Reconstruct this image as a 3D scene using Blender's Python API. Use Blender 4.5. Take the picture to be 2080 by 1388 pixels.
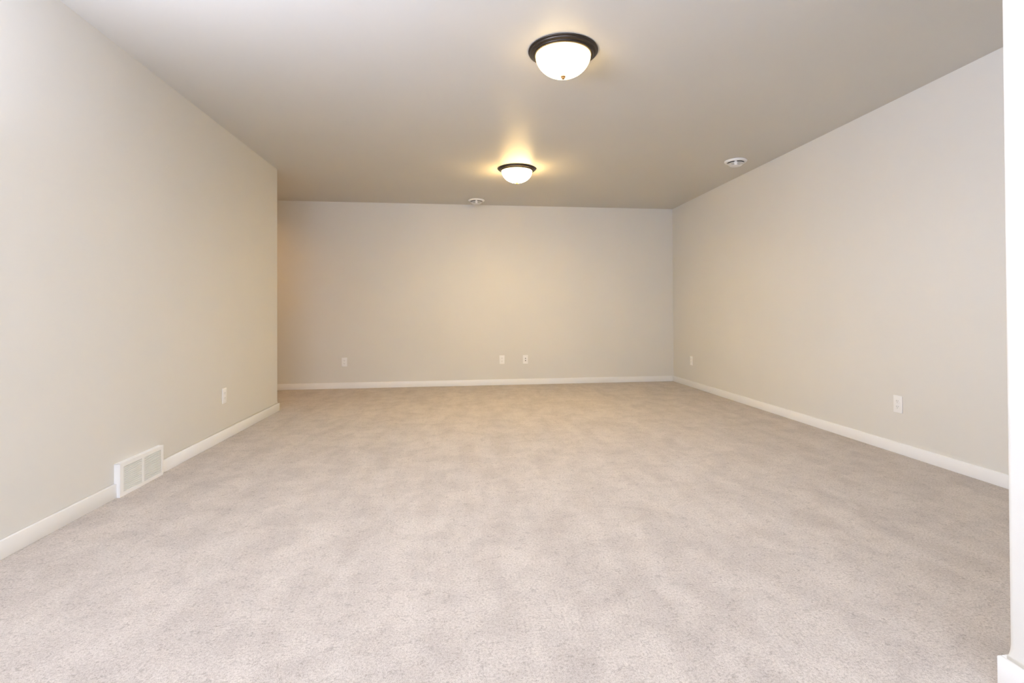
import bpy, bmesh, math
from mathutils import Vector, Matrix

# ------------------------------------------------------------------ clean
for o in list(bpy.data.objects):
    bpy.data.objects.remove(o, do_unlink=True)
S = bpy.context.scene
C = S.collection

# ------------------------------------------------------------------ room numbers (metres)
H = 2.44                      # ceiling height
XL, YL = -1.841, 5.516        # left wall plane, its far outside corner
XR, YB = 2.980, 7.008         # right wall plane, back wall plane
XN, YN = 1.403, 1.180         # near right wall face, its far outside corner
YF = -3.2                     # wall behind the camera
XA = -3.9                     # end of the recess behind the left wall
HB, TB = 0.0767, 0.014        # baseboard height / thickness

# ------------------------------------------------------------------ camera
cam_d = bpy.data.cameras.new('camera')
cam = bpy.data.objects.new('camera', cam_d); C.objects.link(cam)
S.camera = cam
yaw, pitch, roll, fpx = 0.12965, 0.00881, -0.0047, 1050.0
F = Vector((math.sin(yaw)*math.cos(pitch), math.cos(yaw)*math.cos(pitch), math.sin(pitch)))
R0 = Vector((math.cos(yaw), -math.sin(yaw), 0)); U0 = R0.cross(F)
R = R0*math.cos(roll) + U0*math.sin(roll)
U = U0*math.cos(roll) - R0*math.sin(roll)
M = Matrix((R, U, -F)).transposed().to_4x4()
M.translation = Vector((0, 0, 0.98111))
cam.matrix_world = M
cam_d.sensor_fit = 'HORIZONTAL'; cam_d.sensor_width = 36.0
cam_d.lens = 36.0*fpx/2080.0
cam_d.shift_x = -33.756/2080.0
cam_d.shift_y = -68.158/2080.0
cam_d.clip_start = 0.02

# ------------------------------------------------------------------ world, added fill light, exposure
S.view_settings.view_transform = 'Standard'
S.view_settings.look = 'None'
S.view_settings.gamma = 1.0
S.view_settings.use_curve_mapping = False
S.view_settings.exposure = 0.26
w = bpy.data.worlds.new('world'); S.world = w; w.use_nodes = True
bgn = w.node_tree.nodes['Background']
bgn.inputs[0].default_value = (0.75, 0.87, 1.0, 1); bgn.inputs[1].default_value = 1.0

# added fill: area lights tilted up at two unseen, added windows
WX0, WX1, WZ0, WZ1 = -1.78, 1.36, 0.95, 2.30
LY0, LY1, LZ0, LZ1 = -0.70, 1.70, 1.00, 2.30
FILL = (0.915, 0.99, 1.245)
def area(name, loc, rot, sx, sy, power, col):
    d = bpy.data.lights.new(name, 'AREA'); d.shape = 'RECTANGLE'; d.size = sx; d.size_y = sy
    d.energy = power; d.color = col
    o = bpy.data.objects.new(name, d); C.objects.link(o); o.location = loc; o.rotation_euler = rot
    return o
area('rear_fill', ((WX0+WX1)/2, YF+0.01, (WZ0+WZ1)/2), (math.radians(135), 0, 0), 3.1, 1.3, 100.0, FILL)
area('side_fill', (XL+0.01, (LY0+LY1)/2, (LZ0+LZ1)/2), (math.radians(146), 0, math.radians(-90)), 2.4, 1.3, 145.0, FILL)
# warm lamps: (spot, point) watts, colours
# lamps: downward watts, low-angle watts, colour, brightness of the lit glass bowl
LAMPS = {'near': (50.0, 8.0, (1.0, 0.99, 0.97), 0.020, (1.0, 0.87, 0.55)), 'far': (40.0, 8.0, (1.0, 0.77, 0.40), 0.130, (1.0, 0.84, 0.50)),
         'recess': (28.0, 0.0, (1.0, 0.56, 0.22))}  # recess entry is a lamp added out of view

# ------------------------------------------------------------------ materials
def new_mat(name):
    m = bpy.data.materials.new(name); m.use_nodes = True
    nt = m.node_tree; b = nt.nodes['Principled BSDF']
    return m, nt, b
def N(nt, t, **kw):
    n = nt.nodes.new(t)
    for k, v in kw.items(): setattr(n, k, v)
    return n
def coords(nt, scale=(1, 1, 1), rot=(0, 0, 0)):
    tc = N(nt, 'ShaderNodeTexCoord'); mp = N(nt, 'ShaderNodeMapping')
    mp.inputs['Scale'].default_value = scale; mp.inputs['Rotation'].default_value = rot
    nt.links.new(tc.outputs['Object'], mp.inputs['Vector'])
    return mp.outputs['Vector']
def noise(nt, vec, scale, detail=3, rough=0.5, dist=0.0):
    n = N(nt, 'ShaderNodeTexNoise')
    n.inputs['Scale'].default_value = scale; n.inputs['Detail'].default_value = detail
    n.inputs['Roughness'].default_value = rough; n.inputs['Distortion'].default_value = dist
    nt.links.new(vec, n.inputs['Vector'])
    return n.outputs['Fac']
def ramp(nt, fac, stops):
    r = N(nt, 'ShaderNodeValToRGB'); e = r.color_ramp.elements
    while len(e) < len(stops): e.new(0.5)
    for el, (p, c) in zip(e, stops):
        el.position = p; el.color = (*c, 1) if len(c) == 3 else c
    nt.links.new(fac, r.inputs['Fac'])
    return r.outputs['Color']
def mul(nt, a, b, fac=1.0):
    m = N(nt, 'ShaderNodeMix', data_type='RGBA', blend_type='MULTIPLY')
    m.inputs['Factor'].default_value = fac
    nt.links.new(a, m.inputs['A']); nt.links.new(b, m.inputs['B'])
    return m.outputs['Result']
def bump(nt, b, fac, strength, dist):
    n = N(nt, 'ShaderNodeBump'); n.inputs['Strength'].default_value = strength
    n.inputs['Distance'].default_value = dist
    nt.links.new(fac, n.inputs['Height']); nt.links.new(n.outputs['Normal'], b.inputs['Normal'])

def paint(name, col, rough, spec, bump_s=0.12):
    m, nt, b = new_mat(name)
    v = coords(nt)
    n = noise(nt, v, 1.3, 2)
    c = ramp(nt, n, [(0.3, tuple(x*0.985 for x in col)), (0.7, tuple(min(1, x*1.01) for x in col))])
    nt.links.new(c, b.inputs['Base Color'])
    b.inputs['Roughness'].default_value = rough
    b.inputs['Specular IOR Level'].default_value = spec
    bump(nt, b, noise(nt, v, 260, 2, 0.6), bump_s, 0.0006)      # roller stipple
    return m
M_WALL = paint('wall_paint', (0.77, 0.75, 0.698), 0.55, 0.35)
M_CEIL = paint('ceiling_paint', (0.68, 0.66, 0.61), 0.46, 0.5, 0.06)
M_TRIM = paint('trim_paint', (0.955, 0.95, 0.935), 0.35, 0.6, 0.03)
M_PLATE = paint('white_plastic', (0.95, 0.945, 0.93), 0.3, 0.5, 0.0)
M_METAL = paint('white_enamel', (0.94, 0.935, 0.92), 0.35, 0.5, 0.0)
M_DARK = paint('dark_gap', (0.03, 0.028, 0.025), 0.6, 0.3, 0.0)
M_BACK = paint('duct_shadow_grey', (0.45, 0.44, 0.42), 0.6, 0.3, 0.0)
M_SLOT = paint('socket_slot', (0.16, 0.14, 0.12), 0.6, 0.3, 0.0)

def carpet():
    m, nt, b = new_mat('carpet_pile')
    v = coords(nt)
    vs = coords(nt, (1.0, 0.24, 1.0), (0, 0, math.radians(3)))   # vacuum strokes run along the room
    base = ramp(nt, noise(nt, v, 120, 2, 0.65), [(0.28, (0.515, 0.453, 0.395)), (0.52, (0.652, 0.583, 0.522)), (0.78, (0.755, 0.687, 0.625))])  # carpet colour; its dark end includes shade between tufts
    pile_shade = ramp(nt, noise(nt, v, 300, 1, 0.5), [(0.30, (0.72, 0.70, 0.68)), (0.46, (1, 1, 1))])  # self-shadow of the pile, put into the colour
    patch = ramp(nt, noise(nt, v, 5.5, 6, 0.68, 0.6), [(0.36, (0.87, 0.865, 0.865)), (0.58, (1, 1, 1))])
    brush = ramp(nt, noise(nt, vs, 6.5, 5, 0.60, 0.5), [(0.36, (0.90, 0.895, 0.895)), (0.60, (1, 1, 1))])
    mottle = ramp(nt, noise(nt, v, 30, 4, 0.70), [(0.33, (0.82, 0.815, 0.81)), (0.46, (1, 1, 1))])  # small scattered darker clusters
    c = mul(nt, mul(nt, mul(nt, mul(nt, base, pile_shade), patch), brush), mottle)
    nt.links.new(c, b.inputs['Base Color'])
    b.inputs['Roughness'].default_value = 0.95
    b.inputs['Specular IOR Level'].default_value = 0.1
    b.inputs['Sheen Weight'].default_value = 0.15
    b.inputs['Sheen Roughness'].default_value = 0.6
    mm = N(nt, 'ShaderNodeMath', operation='ADD')
    nt.links.new(noise(nt, v, 120, 2, 0.65), mm.inputs[0]); nt.links.new(noise(nt, v, 300, 1), mm.inputs[1])
    bump(nt, b, mm.outputs[0], 0.55, 0.004)
    return m
M_CARPET = carpet()

def bronze():
    m, nt, b = new_mat('dark_bronze')
    c = ramp(nt, noise(nt, coords(nt), 14, 3), [(0.3, (0.045, 0.035, 0.028)), (0.7, (0.065, 0.052, 0.042))])
    nt.links.new(c, b.inputs['Base Color'])
    b.inputs['Metallic'].default_value = 0.65; b.inputs['Roughness'].default_value = 0.34
    return m
M_BRONZE = bronze()
def brass():
    m, nt, b = new_mat('antique_brass')
    c = ramp(nt, noise(nt, coords(nt), 60, 2), [(0.3, (0.20, 0.11, 0.04)), (0.7, (0.27, 0.155, 0.06))])
    nt.links.new(c, b.inputs['Base Color'])
    b.inputs['Metallic'].default_value = 0.25; b.inputs['Roughness'].default_value = 0.45
    return m
M_BRASS = brass()
BULBS = ((0.058, 0.012, -0.068), (-0.058, -0.012, -0.068))
def bowl_glass(glow, col):
    m, nt, b = new_mat('alabaster_glass')
    sw = noise(nt, coords(nt, (1, 1, 1.6)), 9, 3, 0.5, 1.6)
    tint = ramp(nt, sw, [(0.35, tuple(x*y for x, y in zip(col, (0.98, 0.93, 0.84)))), (0.62, col)])
    tr = N(nt, 'ShaderNodeBsdfTranslucent'); df = N(nt, 'ShaderNodeBsdfPrincipled')
    df.inputs['Roughness'].default_value = 0.25
    df.inputs['Base Color'].default_value = (0.85, 0.8, 0.7, 1)
    nt.links.new(tint, tr.inputs['Color'])
    mix = N(nt, 'ShaderNodeMixShader'); mix.inputs[0].default_value = 0.25
    nt.links.new(tr.outputs[0], mix.inputs[1]); nt.links.new(df.outputs[0], mix.inputs[2])
    em = N(nt, 'ShaderNodeEmission')
    # frosted glass glows with the light of its two bulbs: inverse-square around each of them
    tc = N(nt, 'ShaderNodeTexCoord'); total = None
    for bx, by, bz in BULBS:
        vm = N(nt, 'ShaderNodeVectorMath', operation='DISTANCE'); vm.inputs[1].default_value = (bx, by, bz)
        nt.links.new(tc.outputs['Object'], vm.inputs[0])
        pw = N(nt, 'ShaderNodeMath', operation='POWER'); pw.inputs[1].default_value = -2.0
        nt.links.new(vm.outputs['Value'], pw.inputs[0])
        if total is None: total = pw.outputs[0]
        else:
            ad = N(nt, 'ShaderNodeMath', operation='ADD')
            nt.links.new(total, ad.inputs[0]); nt.links.new(pw.outputs[0], ad.inputs[1]); total = ad.outputs[0]
    ma = N(nt, 'ShaderNodeMath', operation='MULTIPLY_ADD'); ma.inputs[1].default_value = glow; ma.inputs[2].default_value = 0.08
    nt.links.new(total, ma.inputs[0]); nt.links.new(ma.outputs[0], em.inputs['Strength'])
    nt.links.new(tint, em.inputs['Color'])
    add = N(nt, 'ShaderNodeAddShader')
    nt.links.new(mix.outputs[0], add.inputs[0]); nt.links.new(em.outputs[0], add.inputs[1])
    nt.links.new(add.outputs[0], nt.nodes['Material Output'].inputs['Surface'])
    nt.nodes.remove(b)
    return m
def pane_glass():
    m, nt, b = new_mat('added_window_glass')
    b.inputs['Transmission Weight'].default_value = 1.0
    b.inputs['Roughness'].default_value = 0.0
    v = noise(nt, coords(nt), 2, 1)
    nt.links.new(ramp(nt, v, [(0.3, (0.96, 0.98, 0.98)), (0.7, (0.98, 1, 1))]), b.inputs['Base Color'])
    return m
M_GLASS = pane_glass()

# ------------------------------------------------------------------ mesh helpers
def add_box(bm, x0, x1, y0, y1, z0, z1, bev=0.0, seg=2):
    t = bmesh.new()
    bmesh.ops.create_cube(t, size=1.0)
    for v in t.verts:
        v.co = Vector((x0+(v.co.x+.5)*(x1-x0), y0+(v.co.y+.5)*(y1-y0), z0+(v.co.z+.5)*(z1-z0)))
    if bev > 0:
        bmesh.ops.bevel(t, geom=t.edges[:], offset=bev, segments=seg, profile=0.5, affect='EDGES')
    me = bpy.data.meshes.new('t'); t.to_mesh(me); t.free(); bm.from_mesh(me); bpy.data.meshes.remove(me)
def add_prism(bm, poly, z0, z1):
    """vertical prism over a plan polygon"""
    a = [bm.verts.new((x, y, z0)) for x, y in poly]; b = [bm.verts.new((x, y, z1)) for x, y in poly]
    n = len(poly)
    bm.faces.new(a[::-1]); bm.faces.new(b)
    for i in range(n): bm.faces.new((a[i], a[(i+1) % n], b[(i+1) % n], b[i]))
def add_lathe(bm, prof, seg=96, close=False):
    rings = []
    for r, z in prof:
        if r < 1e-6: rings.append([bm.verts.new((0, 0, z))])
        else: rings.append([bm.verts.new((r*math.cos(2*math.pi*i/seg), r*math.sin(2*math.pi*i/seg), z)) for i in range(seg)])
    pairs = list(zip(rings, rings[1:])) + ([(rings[-1], rings[0])] if close else [])
    for a, b in pairs:
        for i in range(seg):
            j = (i+1) % seg
            if len(a) == 1 and len(b) == 1: continue
            if len(a) == 1: bm.faces.new((a[0], b[i], b[j]))
            elif len(b) == 1: bm.faces.new((a[i], a[j], b[0]))
            else: bm.faces.new((a[i], a[j], b[j], b[i]))
def obj(name, bm, mat, parent=None, smooth=False, auto=None):
    bmesh.ops.recalc_face_normals(bm, faces=bm.faces[:])
    me = bpy.data.meshes.new(name); bm.to_mesh(me); bm.free()
    me.materials.append(mat)
    if smooth:
        for p in me.polygons: p.use_smooth = True
        if auto is not None: me.set_sharp_from_angle(angle=math.radians(auto))
    o = bpy.data.objects.new(name, me); C.objects.link(o)
    if parent: o.parent = parent
    return o
def struct(name, bm, mat, **k):
    o = obj(name, bm, mat, **k); o['kind'] = 'structure'
    return o
def thing(name, label, cat, loc, rot=(0, 0, 0), group=None):
    o = bpy.data.objects.new(name, None); C.objects.link(o)
    o.location = loc; o.rotation_euler = rot; o.empty_display_size = 0.05
    o['label'] = label; o['category'] = cat
    if group: o['group'] = group
    return o
def copy_tree(o, parent=None):
    c = o.copy(); C.objects.link(c)
    if parent: c.parent = parent
    for ch in list(o.children): copy_tree(ch, c)
    return c

# ------------------------------------------------------------------ room shell
T = 0.12
def bullnose_wall(name, plan, corner, rad, mat):
    """solid wall whose plan corner number `corner` is rounded above the baseboard and square at its foot"""
    bm = bmesh.new(); seg = 10
    n = len(plan)
    p = Vector(plan[corner]); a = (Vector(plan[corner-1])-p).normalized(); b = (Vector(plan[(corner+1) % n])-p).normalized()
    levels = [(0.0, 0.0), (HB+0.006, 0.0), (HB+0.012, rad*0.45), (HB+0.022, rad*0.8), (HB+0.036, rad), (H, rad)]
    rings = []
    for z, r in levels:
        ring = []
        for i in range(n):
            if i != corner:
                ring.append(bm.verts.new((*plan[i], z))); continue
            for k in range(seg+1):
                t = k/seg*math.pi/2
                cen = p+(a+b)*r
                q = cen - b*r*math.cos(t) - a*r*math.sin(t)
                ring.append(bm.verts.new((q.x, q.y, z)))
        rings.append(ring)
    m = len(rings[0])
    for u, v in zip(rings, rings[1:]):
        for i in range(m):
            j = (i+1) % m
            bm.faces.new((u[i], u[j], v[j], v[i]))
    bm.faces.new(rings[0][::-1]); bm.faces.new(rings[-1])
    bmesh.ops.remove_doubles(bm, verts=bm.verts[:], dist=1e-6)
    return struct(name, bm, mat, smooth=True, auto=40)

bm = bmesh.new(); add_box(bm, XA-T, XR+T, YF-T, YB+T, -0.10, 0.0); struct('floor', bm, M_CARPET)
bm = bmesh.new(); add_box(bm, XA-T, XR+T, YF-T, YB+T, H, H+0.10); struct('ceiling', bm, M_CEIL)
bm = bmesh.new(); add_box(bm, XA-T, XR+T, YB, YB+T, 0, H); struct('wall_back', bm, M_WALL)
bm = bmesh.new(); add_box(bm, XR, XR+T, YN-0.15, YB, 0, H); struct('wall_right', bm, M_WALL)
bullnose_wall('wall_left', [(XL, LY1), (XL, YL), (XA, YL), (XA, YL-T), (XL-T, YL-T), (XL-T, LY1)], 1, 0.019, M_WALL)
bm = bmesh.new()
add_box(bm, XL-T, XL, YF-T, LY0, 0, H)
add_box(bm, XL-T, XL, LY0, LY1, 0, LZ0); add_box(bm, XL-T, XL, LY0, LY1, LZ1, H)
struct('wall_left_rear', bm, M_WALL)
bullnose_wall('wall_right_near', [(XR, YN), (XN, YN), (XN, YF), (XN+T, YF), (XN+T, YN-T), (XR, YN-T)], 1, 0.019, M_WALL)
bm = bmesh.new(); add_box(bm, XA-T, XA, YL-T, YB, 0, H); struct('wall_recess', bm, M_WALL)
bm = bmesh.new()
add_box(bm, XL, WX0, YF-T, YF, 0, H); add_box(bm, WX1, XN, YF-T, YF, 0, H)
add_box(bm, WX0, WX1, YF-T, YF, 0, WZ0); add_box(bm, WX0, WX1, YF-T, YF, WZ1, H)
struct('wall_front', bm, M_WALL)
# windows added out of view as a source for the fill lights
def added_window(name, loc, rotz, ww, wh):
  win = bpy.data.objects.new(name, None); C.objects.link(win); win['kind'] = 'structure'
  win.location = loc; win.rotation_euler = (0, 0, rotz)
  bm = bmesh.new(); f = 0.05
  add_box(bm, -ww/2, ww/2, -0.03, 0.03, 0, f); add_box(bm, -ww/2, ww/2, -0.03, 0.03, wh-f, wh)
  add_box(bm, -ww/2, -ww/2+f, -0.03, 0.03, f, wh-f); add_box(bm, ww/2-f, ww/2, -0.03, 0.03, f, wh-f)
  add_box(bm, -0.025, 0.025, -0.03, 0.03, f, wh-f)
  obj('added_window_frame', bm, M_TRIM, win)
  bm = bmesh.new(); add_box(bm, -ww/2+f, ww/2-f, -0.006, 0.0, f, wh-f); obj('added_window_pane', bm, M_GLASS, win)
added_window('added_window_1', ((WX0+WX1)/2, YF-0.08, WZ0), 0.0, WX1-WX0, WZ1-WZ0)
added_window('added_window_2', (XL-0.08, (LY0+LY1)/2, LZ0), math.radians(-90), LY1-LY0, LZ1-LZ0)

# baseboards: flat boards with an eased top edge
def board(bm, x0, x1, y0, y1): add_box(bm, x0, x1, y0, y1, 0.0, HB, 0.0025, 2)
RY0, RY1, RD, RH = 3.030, 3.437, 0.030, 0.181          # baseboard register on the left wall
bm = bmesh.new()
board(bm, XL, XL+TB, YF, RY0+0.002); board(bm, XL, XL+TB, RY1-0.002, YL+TB)
board(bm, XA, XL, YL, YL+TB)
struct('baseboard_left', bm, M_TRIM, smooth=True, auto=30)
bm = bmesh.new(); board(bm, XA+TB, XR-TB, YB-TB, YB); struct('baseboard_back', bm, M_TRIM, smooth=True, auto=30)
bm = bmesh.new(); board(bm, XR-TB, XR, YN+TB, YB); struct('baseboard_right', bm, M_TRIM, smooth=True, auto=30)
bm = bmesh.new(); board(bm, XN-TB, XN, YF, YN+TB); board(bm, XN, XR-TB, YN, YN+TB)
struct('baseboard_right_near', bm, M_TRIM, smooth=True, auto=30)

# ------------------------------------------------------------------ ceiling lights
def lamp_lights(root, watts):
    def L(name, typ, z, x, power, r, y=0.0):
        d = bpy.data.lights.new(name, typ); d.energy = power; d.color = watts[2]; d.shadow_soft_size = r
        o = bpy.data.objects.new(name, d); C.objects.link(o); o.parent = root; o.location = (x, y, z)
        return d
    s = L('lamp_down', 'SPOT', -0.160, 0, watts[0], 0.0)
    s.spot_size = math.radians(178); s.spot_blend = 1.0
    s = L('lamp_around', 'SPOT', -0.160, 0, watts[1], 0.0)
    s.spot_size = math.radians(180); s.spot_blend = 0.5
def ceiling_light(label, loc, rotz, watts):
    t = thing('ceiling_light', label, 'ceiling light', loc, (0, 0, rotz), 'flush ceiling lights')
    bm = bmesh.new()
    add_lathe(bm, [(0.0, 0.0), (0.186, 0.0), (0.1935, -0.0015), (0.1945, -0.0040), (0.1930, -0.0065), (0.1880, -0.0085),
                   (0.1850, -0.0092), (0.1838, -0.0105), (0.1842, -0.0130), (0.1815, -0.0165), (0.1760, -0.0185), (0.1715, -0.0190),
                   (0.1700, -0.0202), (0.1704, -0.0225), (0.1680, -0.0260), (0.1630, -0.0285), (0.1580, -0.0290),
                   (0.1500, -0.0285), (0.1480, -0.0250), (0.1480, -0.0080), (0.0, -0.0060)])
    obj('canopy', bm, M_BRONZE, t, smooth=True, auto=60)
    bm = bmesh.new(); prof = []
    r0, zt, dp = 0.1535, -0.0295, 0.1115
    for i in range(25):
        a = i/24*math.pi/2
        prof.append((r0*max(0.0, math.cos(a))**0.92, zt-dp*math.sin(a)**1.12))
    prof[-1] = (0.0, zt-dp)
    inner = [(max(0.0, r-0.004), z+0.004) for r, z in prof[::-1]]
    inner[0] = (0.0, inner[0][1])
    add_lathe(bm, [(0.1495, zt+0.003), (0.1535, zt+0.002)] + prof + inner)
    bowl = obj('bowl', bm, bowl_glass(watts[3], watts[4]), t, smooth=True, auto=60)
    bm = bmesh.new()
    add_lathe(bm, [(r, z+0.0505) for r, z in [(0.0, -0.186), (0.013, -0.189), (0.0140, -0.193), (0.0125, -0.197), (0.008, -0.1985), (0.0095, -0.202), (0.0085, -0.206), (0.0045, -0.2085), (0.0, -0.209)]], 40)
    obj('finial', bm, M_BRASS, t, smooth=True, auto=60)
    lamp_lights(t, watts)
    return t
ceiling_light('round bronze ceiling light with frosted bowl, the larger one nearest the camera', (0.569, 2.825, H), 0.2, LAMPS['near'])
t = thing('added_downlight', 'added white ceiling downlight, unseen in the recess behind the left wall', 'ceiling light', (-3.0, 6.25, H))  # unseen fixture, added to warm the left end of the back wall
bm = bmesh.new(); add_lathe(bm, [(0.070, 0.0), (0.090, 0.0), (0.090, -0.004), (0.074, -0.007), (0.068, -0.004)], 48, True)
obj('trim_ring', bm, M_METAL, t, smooth=True, auto=50)
bm = bmesh.new(); add_lathe(bm, [(0.0, -0.003), (0.069, -0.003), (0.069, -0.001), (0.0, -0.001)], 48)
obj('lens', bm, M_PLATE, t)
d = bpy.data.lights.new('recess_fill', 'SPOT'); d.energy = LAMPS['recess'][0]; d.color = LAMPS['recess'][2]
d.spot_size = math.radians(170); d.spot_blend = 1.0; d.shadow_soft_size = 0.0
o = bpy.data.objects.new('recess_fill', d); C.objects.link(o); o.parent = t; o.location = (0, 0, -0.02)
ceiling_light('round bronze ceiling light with frosted bowl, farther one toward the back wall', (0.565, 5.203, H), 2.3, LAMPS['far'])

# ------------------------------------------------------------------ round ceiling vents
def ceiling_vent(label, loc, turn):
    t = thing('ceiling_vent', label, 'ceiling vent', loc, group='round ceiling vents')
    bm = bmesh.new()
    add_lathe(bm, [(0.074, 0.0), (0.102, 0.0), (0.1055, -0.0030), (0.1050, -0.0090), (0.1000, -0.0165), (0.0930, -0.0205), (0.0840, -0.0215), (0.0780, -0.0200), (0.0760, -0.0120)], 72, True)
    obj('flange', bm, M_METAL, t, smooth=True, auto=50)
    bm = bmesh.new(); add_lathe(bm, [(0.0, -0.046), (0.040, -0.046), (0.047, -0.036), (0.054, -0.026), (0.062, -0.012), (0.0755, -0.010), (0.0755, -0.001), (0.0, -0.001)], 48)
    obj('throat', bm, M_DARK, t, smooth=True, auto=40)
    for r, z in ((0.0760, -0.0275), (0.0655, -0.0375)):
        bm = bmesh.new()
        add_lathe(bm, [(r-0.024, z+0.001), (r-0.003, z), (r, z-0.0015), (r-0.0005, z-0.0040), (r-0.004, z-0.0055), (r-0.026, z-0.0040)], 72, True)
        obj('cone_ring', bm, M_METAL, t, smooth=True, auto=50)
    bm = bmesh.new(); z = -0.0465
    add_lathe(bm, [(0.0, z+0.0015), (0.050, z), (0.0545, z-0.0015), (0.0535, z-0.0040), (0.047, z-0.0060), (0.034, z-0.0075), (0.0, z-0.0085)], 64)
    obj('center_cap', bm, M_METAL, t, smooth=True, auto=50)
    for k in range(3):                                   # ribs that tie the rings together
        bm = bmesh.new()
        add_prism(bm, [(-0.011, -0.0735), (0.011, -0.0735), (0.011, -0.052), (-0.011, -0.052)], -0.029, -0.018)
        add_prism(bm, [(-0.014, -0.0630), (0.014, -0.0630), (0.014, -0.046), (-0.014, -0.046)], -0.039, -0.029)
        add_prism(bm, [(-0.012, -0.0515), (0.012, -0.0515), (0.012, -0.038), (-0.012, -0.038)], -0.048, -0.039)
        bmesh.ops.rotate(bm, verts=bm.verts[:], cent=(0, 0, 0), matrix=Matrix.Rotation(turn+math.radians(120*k), 3, 'Z'))
        obj('rib', bm, M_METAL, t)
    return t
ceiling_vent('small white round ceiling vent with ringed slots right at the back wall', (0.199, 6.70, H), math.radians(-2))
ceiling_vent('white round ceiling vent with ringed slots close to the right wall', (2.637, 4.685, H), math.radians(-29))

# ------------------------------------------------------------------ wall outlets (built facing -Y, back at y = 0)
PW, PH, PT = 0.0705, 0.1175, 0.0065
def plate_mesh():
    bm = bmesh.new()
    add_box(bm, -PW/2, PW/2, -PT, 0, -PH/2, PH/2, 0.0028, 3)
    return bm
def receptacle_mesh(zc):
    bm = bmesh.new(); n = 28; pts = []
    for i in range(n):                                    # rounded barrel outline with flat top and bottom
        a = 2*math.pi*i/n
        pts.append((0.0172*math.cos(a), max(-0.0135, min(0.0135, 0.0172*math.sin(a)))))
    a = [bm.verts.new((x, -PT+0.001, zc+z)) for x, z in pts]
    b = [bm.verts.new((x, -PT-0.0016, zc+z)) for x, z in pts]
    bm.faces.new(a); bm.faces.new(b[::-1])
    for i in range(n): bm.faces.new((a[i], b[i], b[(i+1) % n], a[(i+1) % n]))
    bmesh.ops.remove_doubles(bm, verts=bm.verts[:], dist=1e-6)
    return bm
def slots_mesh(zc):
    bm = bmesh.new(); y0, y1 = -PT-0.0019, -PT-0.0010
    add_box(bm, -0.0074, -0.0054, y0, y1, zc-0.001, zc+0.008)
    add_box(bm, 0.0054, 0.0074, y0, y1, zc+0.0002, zc+0.0075)
    add_box(bm, -0.0024, 0.0024, y0, y1, zc-0.0085, zc-0.0040, 0.0006, 1)
    return bm
def screw_mesh(z):
    bm = bmesh.new(); add_lathe(bm, [(0.0, 0.0), (0.0032, 0.0), (0.0026, 0.0010), (0.0, 0.0013)], 20)
    bmesh.ops.rotate(bm, verts=bm.verts[:], cent=(0, 0, 0), matrix=Matrix.Rotation(math.radians(90), 3, 'X'))
    bmesh.ops.translate(bm, verts=bm.verts[:], vec=(0, -PT+0.0002, z))
    return bm
def make_outlet():
    t = thing('wall_outlet', '', 'outlet', (0, 0, 0), group='duplex wall outlets')
    obj('cover_plate', plate_mesh(), M_PLATE, t, smooth=True, auto=40)
    for zc in (0.0195, -0.0195):
        r = obj('receptacle', receptacle_mesh(zc), M_PLATE, t, smooth=True, auto=40)
        s = obj('slots', slots_mesh(zc), M_SLOT, r)
    obj('screw', screw_mesh(0.0), M_METAL, t, smooth=True, auto=40)
    return t
proto = make_outlet()
spots = [((-1.514, YB, 0.3455), 0.0, 'white duplex outlet on the back wall, alone near the left corner'),
         ((0.546, YB, 0.3425), 0.0, 'white duplex outlet at middle of the back wall, beside the two-jack plate'),
         ((XR, 3.204, 0.3385), math.radians(-90), 'white duplex outlet low on the right wall, nearest the camera'),
         ((XR, 6.424, 0.3420), math.radians(-90), 'white duplex outlet low on the right wall, close to the back corner'),
         ((XL, 4.318, 0.3410), math.radians(90), 'white duplex outlet low on the left wall, between register and far corner')]
for i, (loc, rz, lab) in enumerate(spots):
    o = proto if i == 0 else copy_tree(proto)
    o.location = loc; o.rotation_euler = (0, 0, rz); o['label'] = lab
# jack plate
t = thing('jack_plate', 'white wall plate with two small dark jacks on the back wall', 'wall plate', (0.867, YB, 0.342))
obj('cover_plate', plate_mesh(), M_PLATE, t, smooth=True, auto=40)
for z, rad in ((0.014, 0.0062), (-0.016, 0.0066)):
    bm = bmesh.new(); add_lathe(bm, [(rad*1.9, 0.0), (rad*1.9, 0.0020), (rad*1.1, 0.0028), (rad, 0.0028), (rad, 0.0)], 24, True)
    bmesh.ops.rotate(bm, verts=bm.verts[:], cent=(0, 0, 0), matrix=Matrix.Rotation(math.radians(90), 3, 'X'))
    bmesh.ops.translate(bm, verts=bm.verts[:], vec=(0, -PT+0.0005, z))
    c = obj('jack', bm, M_PLATE, t, smooth=True, auto=40)
    bm = bmesh.new(); add_box(bm, -rad*0.95, rad*0.95, -PT-0.0016, -PT+0.0004, z-rad*0.95, z+rad*0.95)
    o = obj('socket', bm, M_DARK, c); o['label'] = 'dark jack opening'
for z in (0.048, -0.048): obj('screw', screw_mesh(z), M_METAL, t, smooth=True, auto=40)

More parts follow.
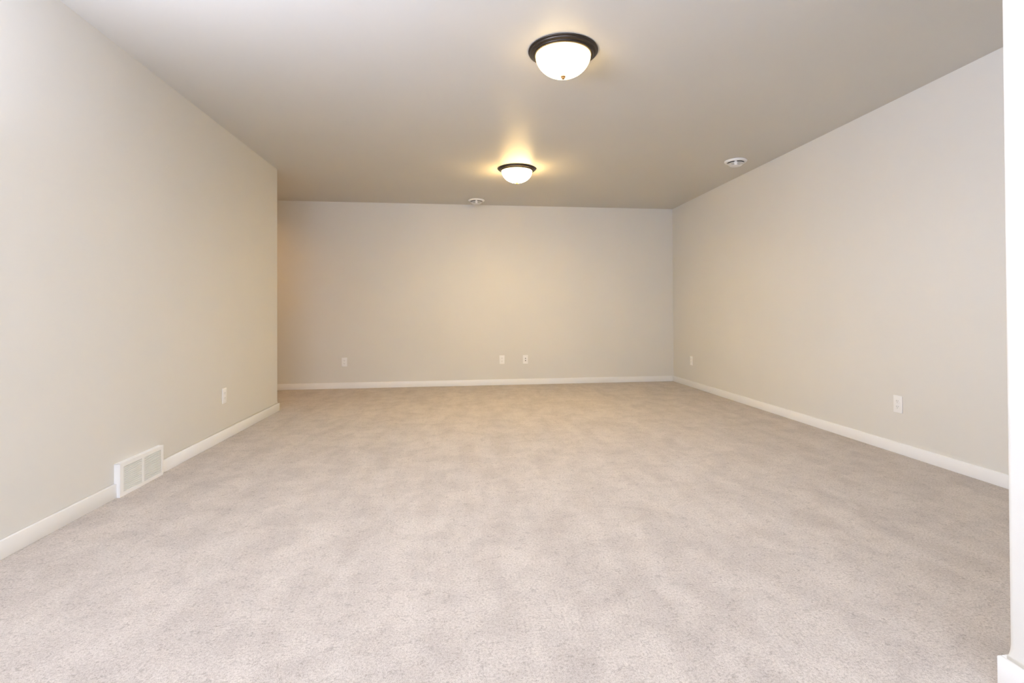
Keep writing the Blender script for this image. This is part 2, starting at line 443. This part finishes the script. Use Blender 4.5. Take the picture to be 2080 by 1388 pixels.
# ------------------------------------------------------------------ baseboard register on the left wall
t = thing('baseboard_register', 'white metal louvred register standing on carpet against the left wall', 'air vent', (XL, (RY0+RY1)/2, 0))
L2 = (RY1-RY0)/2
fx0, fx1 = RD-0.004, RD
bm = bmesh.new()
add_box(bm, 0.0, RD-0.002, -L2, -L2+0.002, 0, RH, 0.0006, 1)        # folded sheet-metal sides and top
add_box(bm, 0.0, RD-0.002, L2-0.002, L2, 0, RH, 0.0006, 1)
add_box(bm, 0.0, RD-0.002, -L2, L2, RH-0.002, RH, 0.0006, 1)
m_, mt, mb, cw = 0.030, 0.024, 0.020, 0.020
add_box(bm, fx0, fx1, -L2, L2, RH-mt, RH, 0.0012, 2)                # face rails and stiles
add_box(bm, fx0, fx1, -L2, L2, 0.0, mb, 0.0012, 2)
add_box(bm, fx0, fx1, -L2, -L2+m_, mb-0.001, RH-mt+0.001, 0.0008, 1)
add_box(bm, fx0, fx1, L2-m_+0.008, L2, mb-0.001, RH-mt+0.001, 0.0008, 1)
add_box(bm, fx0, fx1, -cw/2, cw/2, mb-0.001, RH-mt+0.001, 0.0008, 1)
obj('frame', bm, M_METAL, t)
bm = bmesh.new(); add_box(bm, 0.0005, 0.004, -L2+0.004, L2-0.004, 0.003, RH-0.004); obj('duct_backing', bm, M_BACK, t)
nsl = 19
for y0, y1 in ((-L2+m_-0.002, -cw/2+0.002), (cw/2-0.002, L2-m_+0.010)):
    bm = bmesh.new()
    for k in range(nsl):
        z = mb + (k+0.5)*(RH-mt-mb)/nsl
        pit = (RH-mt-mb)/nsl
        x_o, x_i, th = RD-0.0008, RD-0.0075, 0.0010
        sec = [(x_o-0.0035, z-pit*0.46), (x_o, z-pit*0.40), (x_o, z+pit*0.16), (x_i, z+pit*0.46)]
        a = [bm.verts.new((x, y0, zz)) for x, zz in sec]; b = [bm.verts.new((x, y1, zz)) for x, zz in sec]
        bm.faces.new(a); bm.faces.new(b[::-1])
        for i in range(4): bm.faces.new((a[i], b[i], b[(i+1) % 4], a[(i+1) % 4]))
    obj('louver_panel', bm, M_METAL, t)
